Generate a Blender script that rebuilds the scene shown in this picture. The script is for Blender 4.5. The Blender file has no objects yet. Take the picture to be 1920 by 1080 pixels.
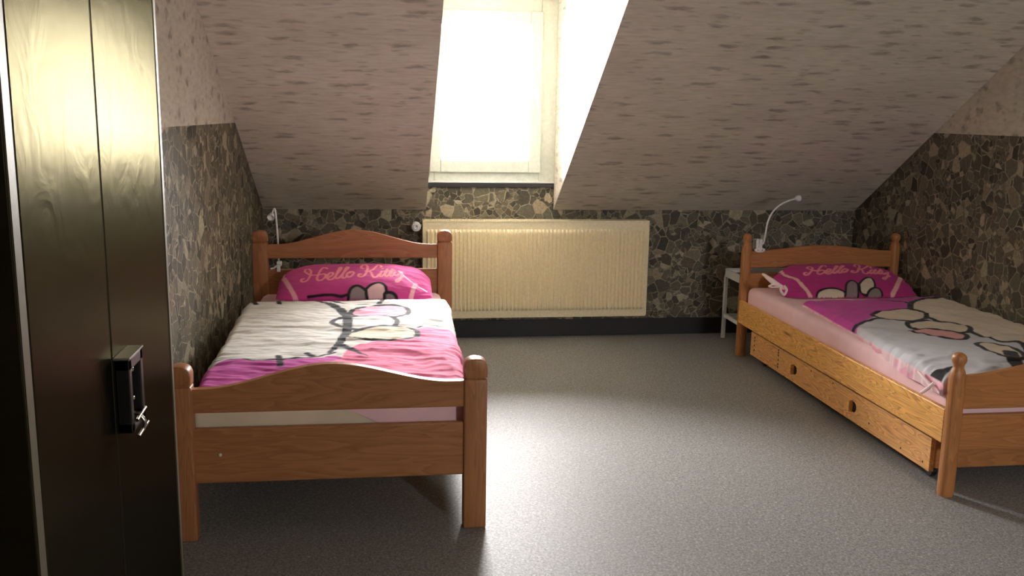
import bpy, bmesh, math, random
import numpy as np
from mathutils import Vector, Matrix
random.seed(4)
# ---------------------------------------------------------------- camera
F = 1758.75
CAM = np.array([-0.002, -5.7746, 1.3984])
PITCH, YAW, ROLL = -0.18433, 0.13883, 0.01673
_cp, _sp, _cy, _sy = math.cos(PITCH), math.sin(PITCH), math.cos(YAW), math.sin(YAW)
FWD = np.array([_sy*_cp, _cy*_cp, _sp]); _r0 = np.array([_cy, -_sy, 0.0]); _u0 = np.cross(_r0, FWD)
RIGHT = _r0*math.cos(ROLL)+_u0*math.sin(ROLL); UP = _u0*math.cos(ROLL)-_r0*math.sin(ROLL)
scn = bpy.context.scene
col = scn.collection
cd = bpy.data.cameras.new('camera'); cam = bpy.data.objects.new('camera', cd); col.objects.link(cam)
cd.sensor_width = 36; cd.lens = F/1920*36; cd.clip_start = .05
M = Matrix.Identity(4)
for i in range(3):
    M[i][0], M[i][1], M[i][2], M[i][3] = RIGHT[i], UP[i], -FWD[i], CAM[i]
cam.matrix_world = M
scn.camera = cam
# ---------------------------------------------------------------- light
world = bpy.data.worlds.new('overcast_sky'); scn.world = world; world.use_nodes = True
bg = world.node_tree.nodes['Background']
bg.inputs[0].default_value = (1.0, 0.972, 0.965, 1)
_wt = world.node_tree; _tc = _wt.nodes.new('ShaderNodeTexCoord'); _sx = _wt.nodes.new('ShaderNodeSeparateXYZ')
_mr = _wt.nodes.new('ShaderNodeMapRange')       # overcast sky: brightest overhead, the ground below the horizon dimmer
_mr.interpolation_type = 'SMOOTHSTEP'; _mr.inputs['From Min'].default_value = -.15; _mr.inputs['From Max'].default_value = .8
_mr.inputs['To Min'].default_value = 50.0; _mr.inputs['To Max'].default_value = 84.0
_wt.links.new(_tc.outputs['Generated'], _sx.inputs[0]); _wt.links.new(_sx.outputs['Z'], _mr.inputs['Value']); _wt.links.new(_mr.outputs[0], bg.inputs[1])
scn.view_settings.view_transform = 'Standard'; scn.view_settings.look = 'None'
scn.view_settings.gamma = 1; scn.view_settings.use_curve_mapping = False
scn.view_settings.exposure = 1.1
ld = bpy.data.lights.new('daylight_portal', 'AREA'); ld.shape = 'RECTANGLE'; ld.size = .80; ld.size_y = 1.12
ld.cycles.is_portal = True
lo = bpy.data.objects.new('daylight_portal', ld); col.objects.link(lo)
lo.location = (.66, .10, 1.52); lo.rotation_euler = (-math.pi/2, 0, 0)
ld2 = ld.copy(); ld2.size = .50; ld2.size_y = .54
lo2 = bpy.data.objects.new('daylight_portal', ld2); col.objects.link(lo2)
lo2.location = (2.2, -7.41, 1.775); lo2.rotation_euler = (math.pi/2, 0, 0)  # portal of the added fill window behind the camera
scn.cycles.max_bounces = 14; scn.cycles.diffuse_bounces = 10; scn.cycles.sample_clamp_indirect = 12
scn.cycles.use_denoising = True

# ---------------------------------------------------------------- numbers of the room
HK, SL = .8077, .6442            # knee wall height, rise of the sloping ceiling per metre
BL = 1.3275                      # top of the stone wallpaper on the gable walls
DL, DR, DTOP = .2615, 1.0598, 2.10
ROOM_D, ROOM_H = 7.3, 2.42
XLf = lambda y: -.713 + .0306*y
XRf = lambda y: 3.0637 - .010*y

def srgb(r, g, b):
    f = lambda c: (c/255/12.92) if c/255 <= .04045 else ((c/255+.055)/1.055)**2.4
    return (f(r), f(g), f(b))
def ray(px, py):
    return FWD*F + RIGHT*(px-960) - UP*(py-540)
def on_plane(px, py, P0, N):
    d = ray(px, py); t = np.dot(np.array(P0)-CAM, N)/np.dot(d, N)
    return CAM + d*t

# ---------------------------------------------------------------- material helpers
class NT:
    def __init__(s, name):
        s.m = bpy.data.materials.new(name); s.m.use_nodes = True
        s.t = s.m.node_tree; s.b = s.t.nodes['Principled BSDF']
    def n(s, typ, **kw):
        x = s.t.nodes.new(typ)
        for k, v in kw.items():
            if k.startswith('i_'):
                key = k[2:]; key = int(key) if key.isdigit() else key.replace('_', ' ')
                x.inputs[key].default_value = v
            else: setattr(x, k, v)
        return x
    def l(s, a, b): s.t.links.new(a, b)
    def ramp(s, fac, stops, interp='LINEAR'):
        r = s.n('ShaderNodeValToRGB'); r.color_ramp.interpolation = interp
        e = r.color_ramp.elements
        while len(e) < len(stops): e.new(.5)
        for k, (p, c) in enumerate(stops):
            e[k].position = p; e[k].color = (*c, 1) if len(c) == 3 else c
        s.l(fac, r.inputs[0]); return r
    def mix(s, fac, a, b, mode='MIX'):
        x = s.n('ShaderNodeMix', data_type='RGBA', blend_type=mode)
        for sock, v in ((x.inputs[0], fac), (x.inputs[6], a), (x.inputs[7], b)):
            if isinstance(v, bpy.types.NodeSocket): s.l(v, sock)
            elif isinstance(v, (int, float)): sock.default_value = v
            else: sock.default_value = (*v, 1)
        return x.outputs[2]
    def math(s, op, a, b=None, c=None, clamp=False):
        x = s.n('ShaderNodeMath', operation=op, use_clamp=clamp)
        for k, v in enumerate((a, b, c)):
            if v is None: continue
            if isinstance(v, bpy.types.NodeSocket): s.l(v, x.inputs[k])
            else: x.inputs[k].default_value = v
        return x.outputs[0]
    def coords(s, kind='Object', scale=(1, 1, 1), loc=(0, 0, 0)):
        tc = s.n('ShaderNodeTexCoord'); mp = s.n('ShaderNodeMapping')
        mp.inputs['Scale'].default_value = scale; mp.inputs['Location'].default_value = loc
        s.l(tc.outputs[kind], mp.inputs[0]); return mp.outputs[0]
    def bump(s, h, strength=.3, dist=.01):
        b = s.n('ShaderNodeBump'); b.inputs['Strength'].default_value = strength; b.inputs['Distance'].default_value = dist
        s.l(h, b.inputs['Height']); s.l(b.outputs[0], s.b.inputs['Normal'])

def plain(name, c, rough=.5, metal=0., spec=.5, bump=0, bscale=60, coat=0):
    t = NT(name); t.b.inputs['Base Color'].default_value = (*c, 1)
    t.b.inputs['Roughness'].default_value = rough; t.b.inputs['Metallic'].default_value = metal
    t.b.inputs['Specular IOR Level'].default_value = spec
    no = t.n('ShaderNodeTexNoise'); no.inputs['Scale'].default_value = bscale; no.inputs['Detail'].default_value = 3
    t.l(t.coords(), no.inputs['Vector'])
    r = t.ramp(no.outputs[0], [(.3, tuple(x*.92 for x in c)), (.7, tuple(min(1, x*1.06) for x in c))])
    t.l(r.outputs[0], t.b.inputs['Base Color'])
    if bump: t.bump(no.outputs[0], bump, .004)
    if coat: t.b.inputs['Coat Weight'].default_value = coat; t.b.inputs['Coat Roughness'].default_value = .15
    return t.m

def wood(name, light, dark, axis='x', rough=.42, ring=6.0, knots=True, seed=0, grain=.42):
    t = NT(name)
    k = {'x': (1.0, 9, 9), 'y': (9, 1.0, 9), 'z': (9, 9, 1.0)}[axis]
    v = t.coords('Object', k, (seed*1.3, seed*.7, seed*2.1))
    warp = t.n('ShaderNodeTexNoise', i_Scale=1.2, i_Detail=2.0); t.l(v, warp.inputs['Vector'])
    g = t.n('ShaderNodeTexNoise', i_Scale=ring*.28, i_Detail=2.0, i_Distortion=.6); t.l(v, g.inputs['Vector'])
    rings = t.math('FRACT', t.math('MULTIPLY', g.outputs[0], ring*1.6))
    saw = t.ramp(rings, [(0, (0, 0, 0)), (.72, (.75,)*3), (.86, (1, 1, 1)), (1, (0, 0, 0))])
    fine = t.n('ShaderNodeTexNoise', i_Scale=22.0, i_Detail=3.0); t.l(v, fine.inputs['Vector'])
    f = t.math('ADD', t.math('MULTIPLY', saw.outputs[0], grain), t.math('MULTIPLY', fine.outputs[0], .87-grain))
    c = t.ramp(f, [(.12, light), (.62, tuple((a*.55+b*.45) for a, b in zip(light, dark))), (.9, dark)])
    out = c.outputs[0]
    if knots:
        kv = t.coords('Object', tuple(x*(1.0 if x < 2 else .8)*1.5 for x in k), (seed+3.3, seed*2+1.1, 5.2))
        vo = t.n('ShaderNodeTexVoronoi', i_Scale=1.0); t.l(kv, vo.inputs['Vector'])
        kn = t.ramp(vo.outputs['Distance'], [(.05, (1, 1, 1)), (.13, (0, 0, 0))])
        out = t.mix(kn.outputs[0], out, tuple(x*.45 for x in dark))
    t.l(out, t.b.inputs['Base Color']); t.b.inputs['Roughness'].default_value = rough
    t.b.inputs['Specular IOR Level'].default_value = .4
    t.bump(fine.outputs[0], .12, .002)
    return t.m

def stone_paper():
    t = NT('crazy_paving_wallpaper')
    uv = t.n('ShaderNodeUVMap', uv_map='UVMap').outputs[0]
    d = t.n('ShaderNodeTexNoise', i_Scale=9.0, i_Detail=2.0); t.l(uv, d.inputs['Vector'])
    vm = t.n('ShaderNodeVectorMath', operation='MULTIPLY_ADD')
    t.l(d.outputs[1], vm.inputs[0]); vm.inputs[1].default_value = (.035, .035, 0); t.l(uv, vm.inputs[2])
    def vor(sc, feat):
        v = t.n('ShaderNodeTexVoronoi', feature=feat, i_Scale=sc, distance='EUCLIDEAN') if feat == 'F1' else t.n('ShaderNodeTexVoronoi', feature=feat, i_Scale=sc)
        t.l(vm.outputs[0], v.inputs['Vector']); return v
    a, b = vor(14, 'F1'), vor(27, 'F1')
    ea, eb = vor(14, 'DISTANCE_TO_EDGE'), vor(27, 'DISTANCE_TO_EDGE')
    sel = t.n('ShaderNodeTexNoise', i_Scale=7.0, i_Detail=1.0); t.l(uv, sel.inputs['Vector'])
    s = t.ramp(sel.outputs[0], [(.5, (0, 0, 0)), (.53, (1, 1, 1))]).outputs[0]
    cells = t.mix(s, a.outputs['Color'], b.outputs['Color'])
    bw = t.n('ShaderNodeSeparateColor'); t.l(cells, bw.inputs[0])
    tone = t.ramp(bw.outputs[0], [(0, srgb(62, 58, 50)), (.25, srgb(88, 84, 72)), (.6, srgb(104, 98, 84)), (.85, srgb(122, 115, 98)), (.97, srgb(176, 166, 142))])
    tint = t.ramp(bw.outputs[1], [(0, (.94, 1.02, .97)), (.5, (1, 1, 1)), (1, (1.06, .98, .93))])
    c = t.mix(1.0, tone.outputs[0], tint.outputs[0], 'MULTIPLY')
    sh = t.n('ShaderNodeTexNoise', i_Scale=70.0, i_Detail=4.0); t.l(vm.outputs[0], sh.inputs['Vector'])
    c = t.mix(.55, c, t.ramp(sh.outputs[0], [(.3, (.55,)*3), (.7, (1.45,)*3)]).outputs[0], 'MULTIPLY')
    e = t.mix(s, ea.outputs[0], eb.outputs[0])
    se = t.n('ShaderNodeSeparateColor'); t.l(e, se.inputs[0])
    line = t.ramp(se.outputs[0], [(.014, (1, 1, 1)), (.045, (0, 0, 0))])
    ln = t.math('MULTIPLY', line.outputs[0], t.ramp(sh.outputs[0], [(.35, (.45,)*3), (.55, (1,)*3)]).outputs[0])
    c = t.mix(ln, c, srgb(168, 160, 136))
    t.l(c, t.b.inputs['Base Color']); t.b.inputs['Roughness'].default_value = .55
    t.b.inputs['Specular IOR Level'].default_value = .35
    h = t.math('SUBTRACT', t.math('MULTIPLY', sh.outputs[0], .5), ln)
    t.bump(h, .35, .004)
    return t.m

def light_paper(name, su=1.0, sv=1.0, streak=True):
    t = NT(name)
    uv = t.n('ShaderNodeUVMap', uv_map='UVMap').outputs[0]
    mp = t.n('ShaderNodeMapping'); mp.inputs['Scale'].default_value = (su, sv, 1); t.l(uv, mp.inputs[0]); uv = mp.outputs[0]
    def mapped(sx, sy, off=0):
        m = t.n('ShaderNodeMapping'); m.inputs['Scale'].default_value = (sx, sy, 1); m.inputs['Location'].default_value = (off, off*.7, 0)
        t.l(uv, m.inputs[0]); return m.outputs[0]
    fine = t.n('ShaderNodeTexNoise', i_Scale=1.0, i_Detail=5.0, i_Roughness=.65); t.l(mapped(9, 60), fine.inputs['Vector'])
    broad = t.n('ShaderNodeTexNoise', i_Scale=1.0, i_Detail=2.0); t.l(mapped(1.6, 5), broad.inputs['Vector'])
    c = t.ramp(fine.outputs[0], [(.25, srgb(192, 185, 170)), (.5, srgb(212, 206, 192)), (.75, srgb(224, 218, 205))]).outputs[0]
    c = t.mix(.35, c, t.ramp(broad.outputs[0], [(.3, (.82, .8, .78)), (.7, (1.1, 1.1, 1.1))]).outputs[0], 'MULTIPLY')
    wob = t.n('ShaderNodeTexNoise', i_Scale=1.0, i_Detail=3.0); t.l(mapped(14, 30, 3), wob.inputs['Vector'])
    def marks(sx, sy, off, lim, strength):
        vm = t.n('ShaderNodeVectorMath', operation='MULTIPLY_ADD'); t.l(wob.outputs[1], vm.inputs[0])
        vm.inputs[1].default_value = (.55, .62, 0); t.l(mapped(sx, sy, off), vm.inputs[2])
        v = t.n('ShaderNodeTexVoronoi', i_Scale=1.0); v.voronoi_dimensions = '2D'; t.l(vm.outputs[0], v.inputs['Vector'])
        sc = t.n('ShaderNodeSeparateColor'); t.l(v.outputs['Color'], sc.inputs[0])
        m = t.ramp(v.outputs['Distance'], [(.10, (1, 1, 1)), (.26, (0, 0, 0))]).outputs[0]
        keep = t.math('GREATER_THAN', sc.outputs[0], lim)
        br = t.ramp(fine.outputs[0], [(.38, (.35,)*3), (.6, (1,)*3)]).outputs[0]
        return t.math('MULTIPLY', t.math('MULTIPLY', m, keep), t.math('MULTIPLY', br, strength))
    m1 = marks(3.5, 15, 0, .46, .62); m2 = marks(7, 28, 7, .60, .42)
    c = t.mix(m1, c, srgb(96, 80, 64)); c = t.mix(m2, c, srgb(112, 96, 78))
    t.l(c, t.b.inputs['Base Color']); t.b.inputs['Roughness'].default_value = .75
    t.b.inputs['Specular IOR Level'].default_value = .2
    t.bump(t.math('SUBTRACT', fine.outputs[0], t.math('MULTIPLY', m1, .6)), .35, .004)
    return t.m

def floor_mat():
    t = NT('speckled_vinyl')
    v = t.coords('Object')
    n1 = t.n('ShaderNodeTexNoise', i_Scale=125.0, i_Detail=3.0, i_Roughness=.7, i_Distortion=.8); t.l(v, n1.inputs['Vector'])
    n2 = t.n('ShaderNodeTexNoise', i_Scale=1.3, i_Detail=3.0); t.l(v, n2.inputs['Vector'])
    n3 = t.n('ShaderNodeTexVoronoi', i_Scale=70.0); t.l(v, n3.inputs['Vector'])
    c = t.ramp(n1.outputs[0], [(.3, srgb(92, 90, 87)), (.46, srgb(122, 120, 117)), (.6, srgb(146, 144, 140)), (.76, srgb(194, 192, 186))]).outputs[0]
    sp = t.ramp(n3.outputs['Distance'], [(.10, (1, 1, 1)), (.2, (0, 0, 0))]).outputs[0]
    c = t.mix(t.math('MULTIPLY', sp, .35), c, srgb(205, 202, 196))
    c = t.mix(.3, c, t.ramp(n2.outputs[0], [(.3, (.86, .84, .82)), (.7, (1.1, 1.1, 1.1))]).outputs[0], 'MULTIPLY')
    t.l(c, t.b.inputs['Base Color'])
    t.l(t.ramp(n1.outputs[0], [(.3, (.58,)*3), (.8, (.48,)*3)]).outputs[0], t.b.inputs['Roughness'])
    t.b.inputs['Specular IOR Level'].default_value = .25
    t.bump(n1.outputs[0], .16, .0025)
    return t.m

def cloth(name, rough=.85, attr=True, base=(.8, .5, .6)):
    t = NT(name)
    no = t.n('ShaderNodeTexNoise', i_Scale=260.0, i_Detail=2.0); t.l(t.coords(), no.inputs['Vector'])
    if attr:
        a = t.n('ShaderNodeVertexColor', layer_name='print'); src = a.outputs[0]
    else:
        rgb = t.n('ShaderNodeRGB'); rgb.outputs[0].default_value = (*base, 1); src = rgb.outputs[0]
    mo = t.n('ShaderNodeTexNoise', i_Scale=9.0, i_Detail=3.0); t.l(t.coords(), mo.inputs['Vector'])
    c = t.mix(1.0, src, t.ramp(mo.outputs[0], [(.3, (.93, .93, .93)), (.7, (1.03, 1.03, 1.03))]).outputs[0], 'MULTIPLY')
    t.l(c, t.b.inputs['Base Color']); t.b.inputs['Roughness'].default_value = rough
    t.b.inputs['Specular IOR Level'].default_value = .25
    t.b.inputs['Sheen Weight'].default_value = .08
    t.bump(no.outputs[0], .12, .001)
    return t.m

MAT = {}
MAT['stone'] = stone_paper()
MAT['paper'] = light_paper('pale_bark_wallpaper')
MAT['paper_gable'] = light_paper('pale_bark_wallpaper_upright', 2.0, .7)
MAT['floor'] = floor_mat()
MAT['black'] = plain('black_skirting', srgb(38, 38, 40), .4)
MAT['white'] = plain('white_paint', srgb(232, 233, 232), .35)
MAT['upvc'] = plain('window_upvc', srgb(218, 224, 214), .35)
MAT['sill'] = plain('dark_sill_strip', srgb(46, 45, 48), .5)
MAT['rad'] = plain('cream_radiator_enamel', srgb(248, 236, 200), .35)
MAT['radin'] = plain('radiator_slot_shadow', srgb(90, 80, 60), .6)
L1, D1 = srgb(180, 122, 78), srgb(122, 74, 42)
MAT['wa_x'] = wood('red_pine_x', L1, D1, 'x', knots=False); MAT['wa_z'] = wood('red_pine_z', L1, D1, 'z', knots=False, seed=2)
MAT['wa_y'] = wood('red_pine_y', L1, D1, 'y', knots=False, seed=1)
L2, D2 = srgb(190, 130, 78), srgb(132, 78, 40)
MAT['wb_x'] = wood('honey_pine_x', L2, D2, 'x', knots=False, seed=4); MAT['wb_z'] = wood('honey_pine_z', L2, D2, 'z', knots=False, seed=5)
L3, D3 = srgb(246, 188, 104), srgb(160, 94, 38)
MAT['rail'] = wood('orange_pine_y', L3, D3, 'y', ring=9, seed=3, grain=.68)
MAT['drawer'] = wood('knotty_pine_y', srgb(240, 182, 112), srgb(152, 90, 44), 'y', ring=9, seed=9, grain=.66)
MAT['dark'] = plain('dark_hole', srgb(30, 20, 14), .8)
MAT['wardrobe'] = plain('dark_satin_laminate', srgb(24, 19, 16), .25, spec=.20, bump=.10, bscale=16)
def lacquer():
    t = NT('dark_bronze_lacquer')
    di = t.n('ShaderNodeBsdfDiffuse'); di.inputs[0].default_value = (.004, .0032, .0028, 1)
    gl = t.n('ShaderNodeBsdfGlossy'); gl.inputs['Roughness'].default_value = .29; gl.inputs[0].default_value = (.066, .059, .036, 1)
    no = t.n('ShaderNodeTexNoise', i_Scale=9.0, i_Detail=3.0, i_Distortion=1.5); t.l(t.coords(), no.inputs['Vector'])
    b = t.n('ShaderNodeBump'); b.inputs['Strength'].default_value = .16; b.inputs['Distance'].default_value = .007
    t.l(no.outputs[0], b.inputs['Height']); t.l(b.outputs[0], gl.inputs['Normal'])
    ad = t.n('ShaderNodeAddShader'); t.l(di.outputs[0], ad.inputs[0]); t.l(gl.outputs[0], ad.inputs[1])
    t.l(ad.outputs[0], t.t.nodes['Material Output'].inputs[0]); return t.m
MAT['wardrobe'] = lacquer()
MAT['wardrobe_edge'] = plain('pale_metal_edge', srgb(120, 112, 92), .45, metal=.2)
MAT['blackmetal'] = plain('black_enamel', srgb(24, 22, 22), .35)
MAT['chrome'] = plain('chrome', srgb(225, 222, 214), .14, metal=1.0)
MAT['print'] = cloth('printed_cotton')
MAT['pinksheet'] = cloth('pink_jersey_sheet', attr=False, base=srgb(246, 208, 212))
MAT['cream'] = cloth('cream_ticking', attr=False, base=srgb(226, 214, 186))
MAT['ribbon'] = cloth('pale_pink_ribbon', attr=False, base=srgb(246, 222, 220))
def glass():
    t = NT('window_glass'); nt = t.t
    tr = t.n('ShaderNodeBsdfTransparent'); gl = t.n('ShaderNodeBsdfGlossy'); gl.inputs['Roughness'].default_value = .02
    fr = t.n('ShaderNodeFresnel', i_IOR=1.45); mx = t.n('ShaderNodeMixShader')
    t.l(fr.outputs[0], mx.inputs[0]); t.l(tr.outputs[0], mx.inputs[1]); t.l(gl.outputs[0], mx.inputs[2])
    t.l(mx.outputs[0], nt.nodes['Material Output'].inputs[0]); return t.m
MAT['glass'] = glass()

# ---------------------------------------------------------------- object helpers
def empty(name, loc, label, cat, group=None):
    o = bpy.data.objects.new(name, None); col.objects.link(o); o.location = loc; o.empty_display_size = .1
    o['label'] = label; o['category'] = cat
    if group: o['group'] = group
    return o
def wloc(o):
    v = Vector((0, 0, 0))
    while o is not None: v += o.location; o = o.parent
    return v
def tag(o, label, cat, group=None):
    o['label'] = label; o['category'] = cat
    if group: o['group'] = group
    return o
def link(name, me, mats, parent=None, smooth=False, origin=None):
    for m in (mats if isinstance(mats, (list, tuple)) else [mats]): me.materials.append(MAT[m])
    o = bpy.data.objects.new(name, me); col.objects.link(o)
    if origin is not None and parent is None:
        me.transform(Matrix.Translation(-Vector(origin))); o.location = origin
    if parent is not None:
        w = wloc(parent); me.transform(Matrix.Translation(-w)); o.parent = parent
    if smooth:
        me.polygons.foreach_set('use_smooth', [True]*len(me.polygons))
        try: me.set_sharp_from_angle(angle=math.radians(38))
        except Exception: pass
    return o
def obj(name, bm, mats, parent=None, smooth=False, origin=None):
    bmesh.ops.recalc_face_normals(bm, faces=bm.faces[:])
    me = bpy.data.meshes.new(name); bm.to_mesh(me); bm.free()
    return link(name, me, mats, parent, smooth, origin)
def box(bm, x0, x1, y0, y1, z0, z1, bev=0., mi=0, seg=2):
    r = bmesh.ops.create_cube(bm, size=1); vs = r['verts']
    for v in vs: v.co = Vector(((x0+x1)/2+v.co.x*(x1-x0), (y0+y1)/2+v.co.y*(y1-y0), (z0+z1)/2+v.co.z*(z1-z0)))
    fs = {f for v in vs for f in v.link_faces}
    for f in fs: f.material_index = mi
    if bev:
        es = list({e for v in vs for e in v.link_edges})
        bmesh.ops.bevel(bm, geom=es, offset=bev, segments=seg, affect='EDGES', profile=.5)
    return vs
def prism(bm, pts, axis, lo, hi, bev=0., mi=0):
    """pts: outline in the two other axes (in xyz order), extruded along axis."""
    def mk(p, t):
        return {'x': (t, p[0], p[1]), 'y': (p[0], t, p[1]), 'z': (p[0], p[1], t)}[axis]
    a = [bm.verts.new(mk(p, lo)) for p in pts]; b = [bm.verts.new(mk(p, hi)) for p in pts]
    f1 = bm.faces.new(a); f2 = bm.faces.new(b[::-1]); n = len(pts)
    fs = [f1, f2]+[bm.faces.new((a[i], b[i], b[(i+1) % n], a[(i+1) % n])) for i in range(n)]
    for f in fs: f.material_index = mi
    if bev:
        es = list({e for f in (f1, f2) for e in f.edges})
        bmesh.ops.bevel(bm, geom=es, offset=bev, segments=2, affect='EDGES', profile=.5)
def lathe(bm, prof, c, n=20, axis='z', sq=2.0, mi=0):
    rings = []
    for r, h in prof:
        ring = []
        for k in range(n):
            a = 2*math.pi*k/n; ca, sa = math.cos(a), math.sin(a)
            q = (abs(ca)**sq+abs(sa)**sq)**(-1/sq)
            p = (r*q*ca, r*q*sa)
            v = {'z': (p[0], p[1], h), 'y': (p[0], h, p[1]), 'x': (h, p[0], p[1])}[axis]
            ring.append(bm.verts.new((c[0]+v[0], c[1]+v[1], c[2]+v[2])))
        rings.append(ring)
    for a, b in zip(rings, rings[1:]):
        for k in range(n):
            f = bm.faces.new((a[k], a[(k+1) % n], b[(k+1) % n], b[k])); f.material_index = mi
    for ring in (rings[0], rings[-1]):
        f = bm.faces.new(ring); f.material_index = mi
def spline(pts, n=8):
    P = [np.array(p, float) for p in pts]; P = [2*P[0]-P[1]]+P+[2*P[-1]-P[-2]]; out = []
    for i in range(1, len(P)-2):
        for k in range(n):
            t = k/n
            out.append(.5*((2*P[i])+(-P[i-1]+P[i+1])*t+(2*P[i-1]-5*P[i]+4*P[i+1]-P[i+2])*t*t+(-P[i-1]+3*P[i]-3*P[i+1]+P[i+2])*t**3))
    out.append(P[-2]); return out
def tube(bm, pts, r, n=10, smooth=True, mi=0):
    P = [Vector(p) for p in (spline(pts) if smooth else pts)]
    rr = r if callable(r) else (lambda t: r)
    rings = []; up = Vector((0, 0, 1)); prev = None
    for i, p in enumerate(P):
        d = (P[min(i+1, len(P)-1)]-P[max(i-1, 0)]).normalized()
        if prev is None: s = d.cross(up) if abs(d.z) < .95 else d.cross(Vector((1, 0, 0)))
        else: s = prev-d*prev.dot(d)
        s.normalize(); prev = s; u = s.cross(d)
        R = rr(i/(len(P)-1))
        rings.append([bm.verts.new(p+(s*math.cos(2*math.pi*k/n)+u*math.sin(2*math.pi*k/n))*R) for k in range(n)])
    for a, b in zip(rings, rings[1:]):
        for k in range(n):
            f = bm.faces.new((a[k], a[(k+1) % n], b[(k+1) % n], b[k])); f.material_index = mi
    for q in (rings[0], rings[-1]):
        f = bm.faces.new(q); f.material_index = mi
def ball(bm, c, r, n=14, sz=1.0, mi=0):
    x = bmesh.ops.create_uvsphere(bm, u_segments=n, v_segments=n//2+2, radius=r)
    for v in x['verts']: v.co = Vector((c[0]+v.co.x, c[1]+v.co.y, c[2]+v.co.z*sz))
    for f in {f for v in x['verts'] for f in v.link_faces}: f.material_index = mi
def struct(name, polys, mats, thick=0., outward=None):
    """polys: list of (vertices, uvs, material index); a skin of the room, thickened outward."""
    bm = bmesh.new(); uvl = bm.loops.layers.uv.new('UVMap')
    for vs, uvs, mi in polys:
        f = bm.faces.new([bm.verts.new(v) for v in vs]); f.material_index = mi
        for l, uv in zip(f.loops, uvs): l[uvl].uv = uv
    bmesh.ops.remove_doubles(bm, verts=bm.verts[:], dist=1e-5)
    bmesh.ops.recalc_face_normals(bm, faces=bm.faces[:])
    if outward is not None and bm.faces[:][0].normal.dot(Vector(outward)) > 0:
        bmesh.ops.reverse_faces(bm, faces=bm.faces[:])
    me = bpy.data.meshes.new(name); bm.to_mesh(me); bm.free()
    o = link(name, me, mats); o['kind'] = 'structure'
    if thick:
        md = o.modifiers.new('thickness', 'SOLIDIFY'); md.thickness = thick; md.offset = -1
    return o

# ---------------------------------------------------------------- room shell
B = -ROOM_D; TS = (ROOM_H-HK)/SL
Lk, Rk = -.95, 3.25
fl = struct('floor', [([(Lk, .0, 0), (Rk, .0, 0), (Rk, B, 0), (Lk, B, 0)], [(0, 0)]*4, 0)], ['floor'], .1, (0, 0, -1))
q = lambda a: [(x, z) for x, y, z in a]
SILL = .946
kw = [(Lk, 0, 0), (DL, 0, 0), (DL, 0, HK), (Lk, 0, HK)]
kw2 = [(DL, 0, 0), (DR, 0, 0), (DR, 0, HK), (DL, 0, HK)]
kw3 = [(DR, 0, 0), (Rk, 0, 0), (Rk, 0, HK), (DR, 0, HK)]
kw4 = [(DL, 0, HK), (DR, 0, HK), (DR, 0, SILL), (DL, 0, SILL)]
struct('wall_back', [(k, q(k), 0) for k in (kw, kw2, kw3, kw4)], ['stone'], .1, (0, 1, 0))
def slope(x, d): return (x, -d, HK+SL*d)
ls = math.hypot(1, SL); DD = (DTOP-HK)/SL
def spoly(x0, x1, d0, d1):
    return ([slope(x0, d0), slope(x1, d0), slope(x1, d1), slope(x0, d1)], [(x0, d0*ls), (x1, d0*ls), (x1, d1*ls), (x0, d1*ls)], 0)
struct('ceiling', [spoly(Lk, DL, 0, DD), spoly(DR, Rk, 0, DD), spoly(Lk, DL, DD, TS), spoly(DL, DR, DD, TS), spoly(DR, Rk, DD, TS),
    ([(Lk, -TS, ROOM_H), (Rk, -TS, ROOM_H), (Rk, B, ROOM_H), (Lk, B, ROOM_H)], [(Lk, 0), (Rk, 0), (Rk, 5), (Lk, 5)], 0)], ['paper'], .08, (0, .5, 1))
def cheek(x, s):
    x -= s*.0015
    a = [(x, .1, HK), (x, .1, DTOP), (x, -DD, DTOP), (x, 0, HK)]
    return struct('wall_dormer_right' if s > 0 else 'wall_dormer_left', [(a, [(p[1], p[2]) for p in a], 0)], ['paper'], 0, (s, 0, 0))
cheek(DL, -1); cheek(DR, 1)
a = [(DL, .1, DTOP), (DR, .1, DTOP), (DR, -DD, DTOP), (DL, -DD, DTOP)]
struct('ceiling_dormer', [(a, [(p[0], p[1]) for p in a], 0)], ['paper'], .06, (0, 0, 1))
def gable(name, fx, s):
    D1b = (BL-HK)/SL
    lo1 = [(fx(0), 0, 0), (fx(0), 0, HK), (fx(-D1b), -D1b, BL), (fx(B), B, BL), (fx(B), B, 0)]
    up1 = [(fx(-D1b), -D1b, BL), (fx(-TS), -TS, ROOM_H), (fx(B), B, ROOM_H), (fx(B), B, BL)]
    u = lambda P: [(p[1], p[2]) for p in P]
    return struct(name, [(lo1, u(lo1), 0), (up1, u(up1), 1)], ['stone', 'paper_gable'], .1, (s, 0, 0))
gable('wall_left', XLf, -1); gable('wall_right', XRf, 1)
FILL_W = (1.95, 2.45, 1.53, 2.05)      # unseen window added in the wall behind the camera for fill light
def wq(x0, x1, z0, z1): a = [(x0, B, z0), (x1, B, z0), (x1, B, z1), (x0, B, z1)]; return (a, q(a), 0)
struct('wall_front', [wq(Lk, FILL_W[0], 0, ROOM_H), wq(FILL_W[1], Rk, 0, ROOM_H), wq(FILL_W[0], FILL_W[1], 0, FILL_W[2]), wq(FILL_W[0], FILL_W[1], FILL_W[3], ROOM_H)], ['stone'], .1, (0, -1, 0))
bm = bmesh.new(); box(bm, XLf(0), XRf(0), -.014, 0, 0, .106, .002)
o = obj('baseboard_back', bm, 'black'); o['kind'] = 'structure'
for nm, fx, s in (('baseboard_left', XLf, 1), ('baseboard_right', XRf, -1)):
    bm = bmesh.new(); prism(bm, [(fx(0), -.015), (fx(B), B), (fx(B)+s*.014, B), (fx(-.015)+s*.014, -.015)], 'z', 0, .106)
    o = obj(nm, bm, 'black'); o['kind'] = 'structure'
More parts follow.
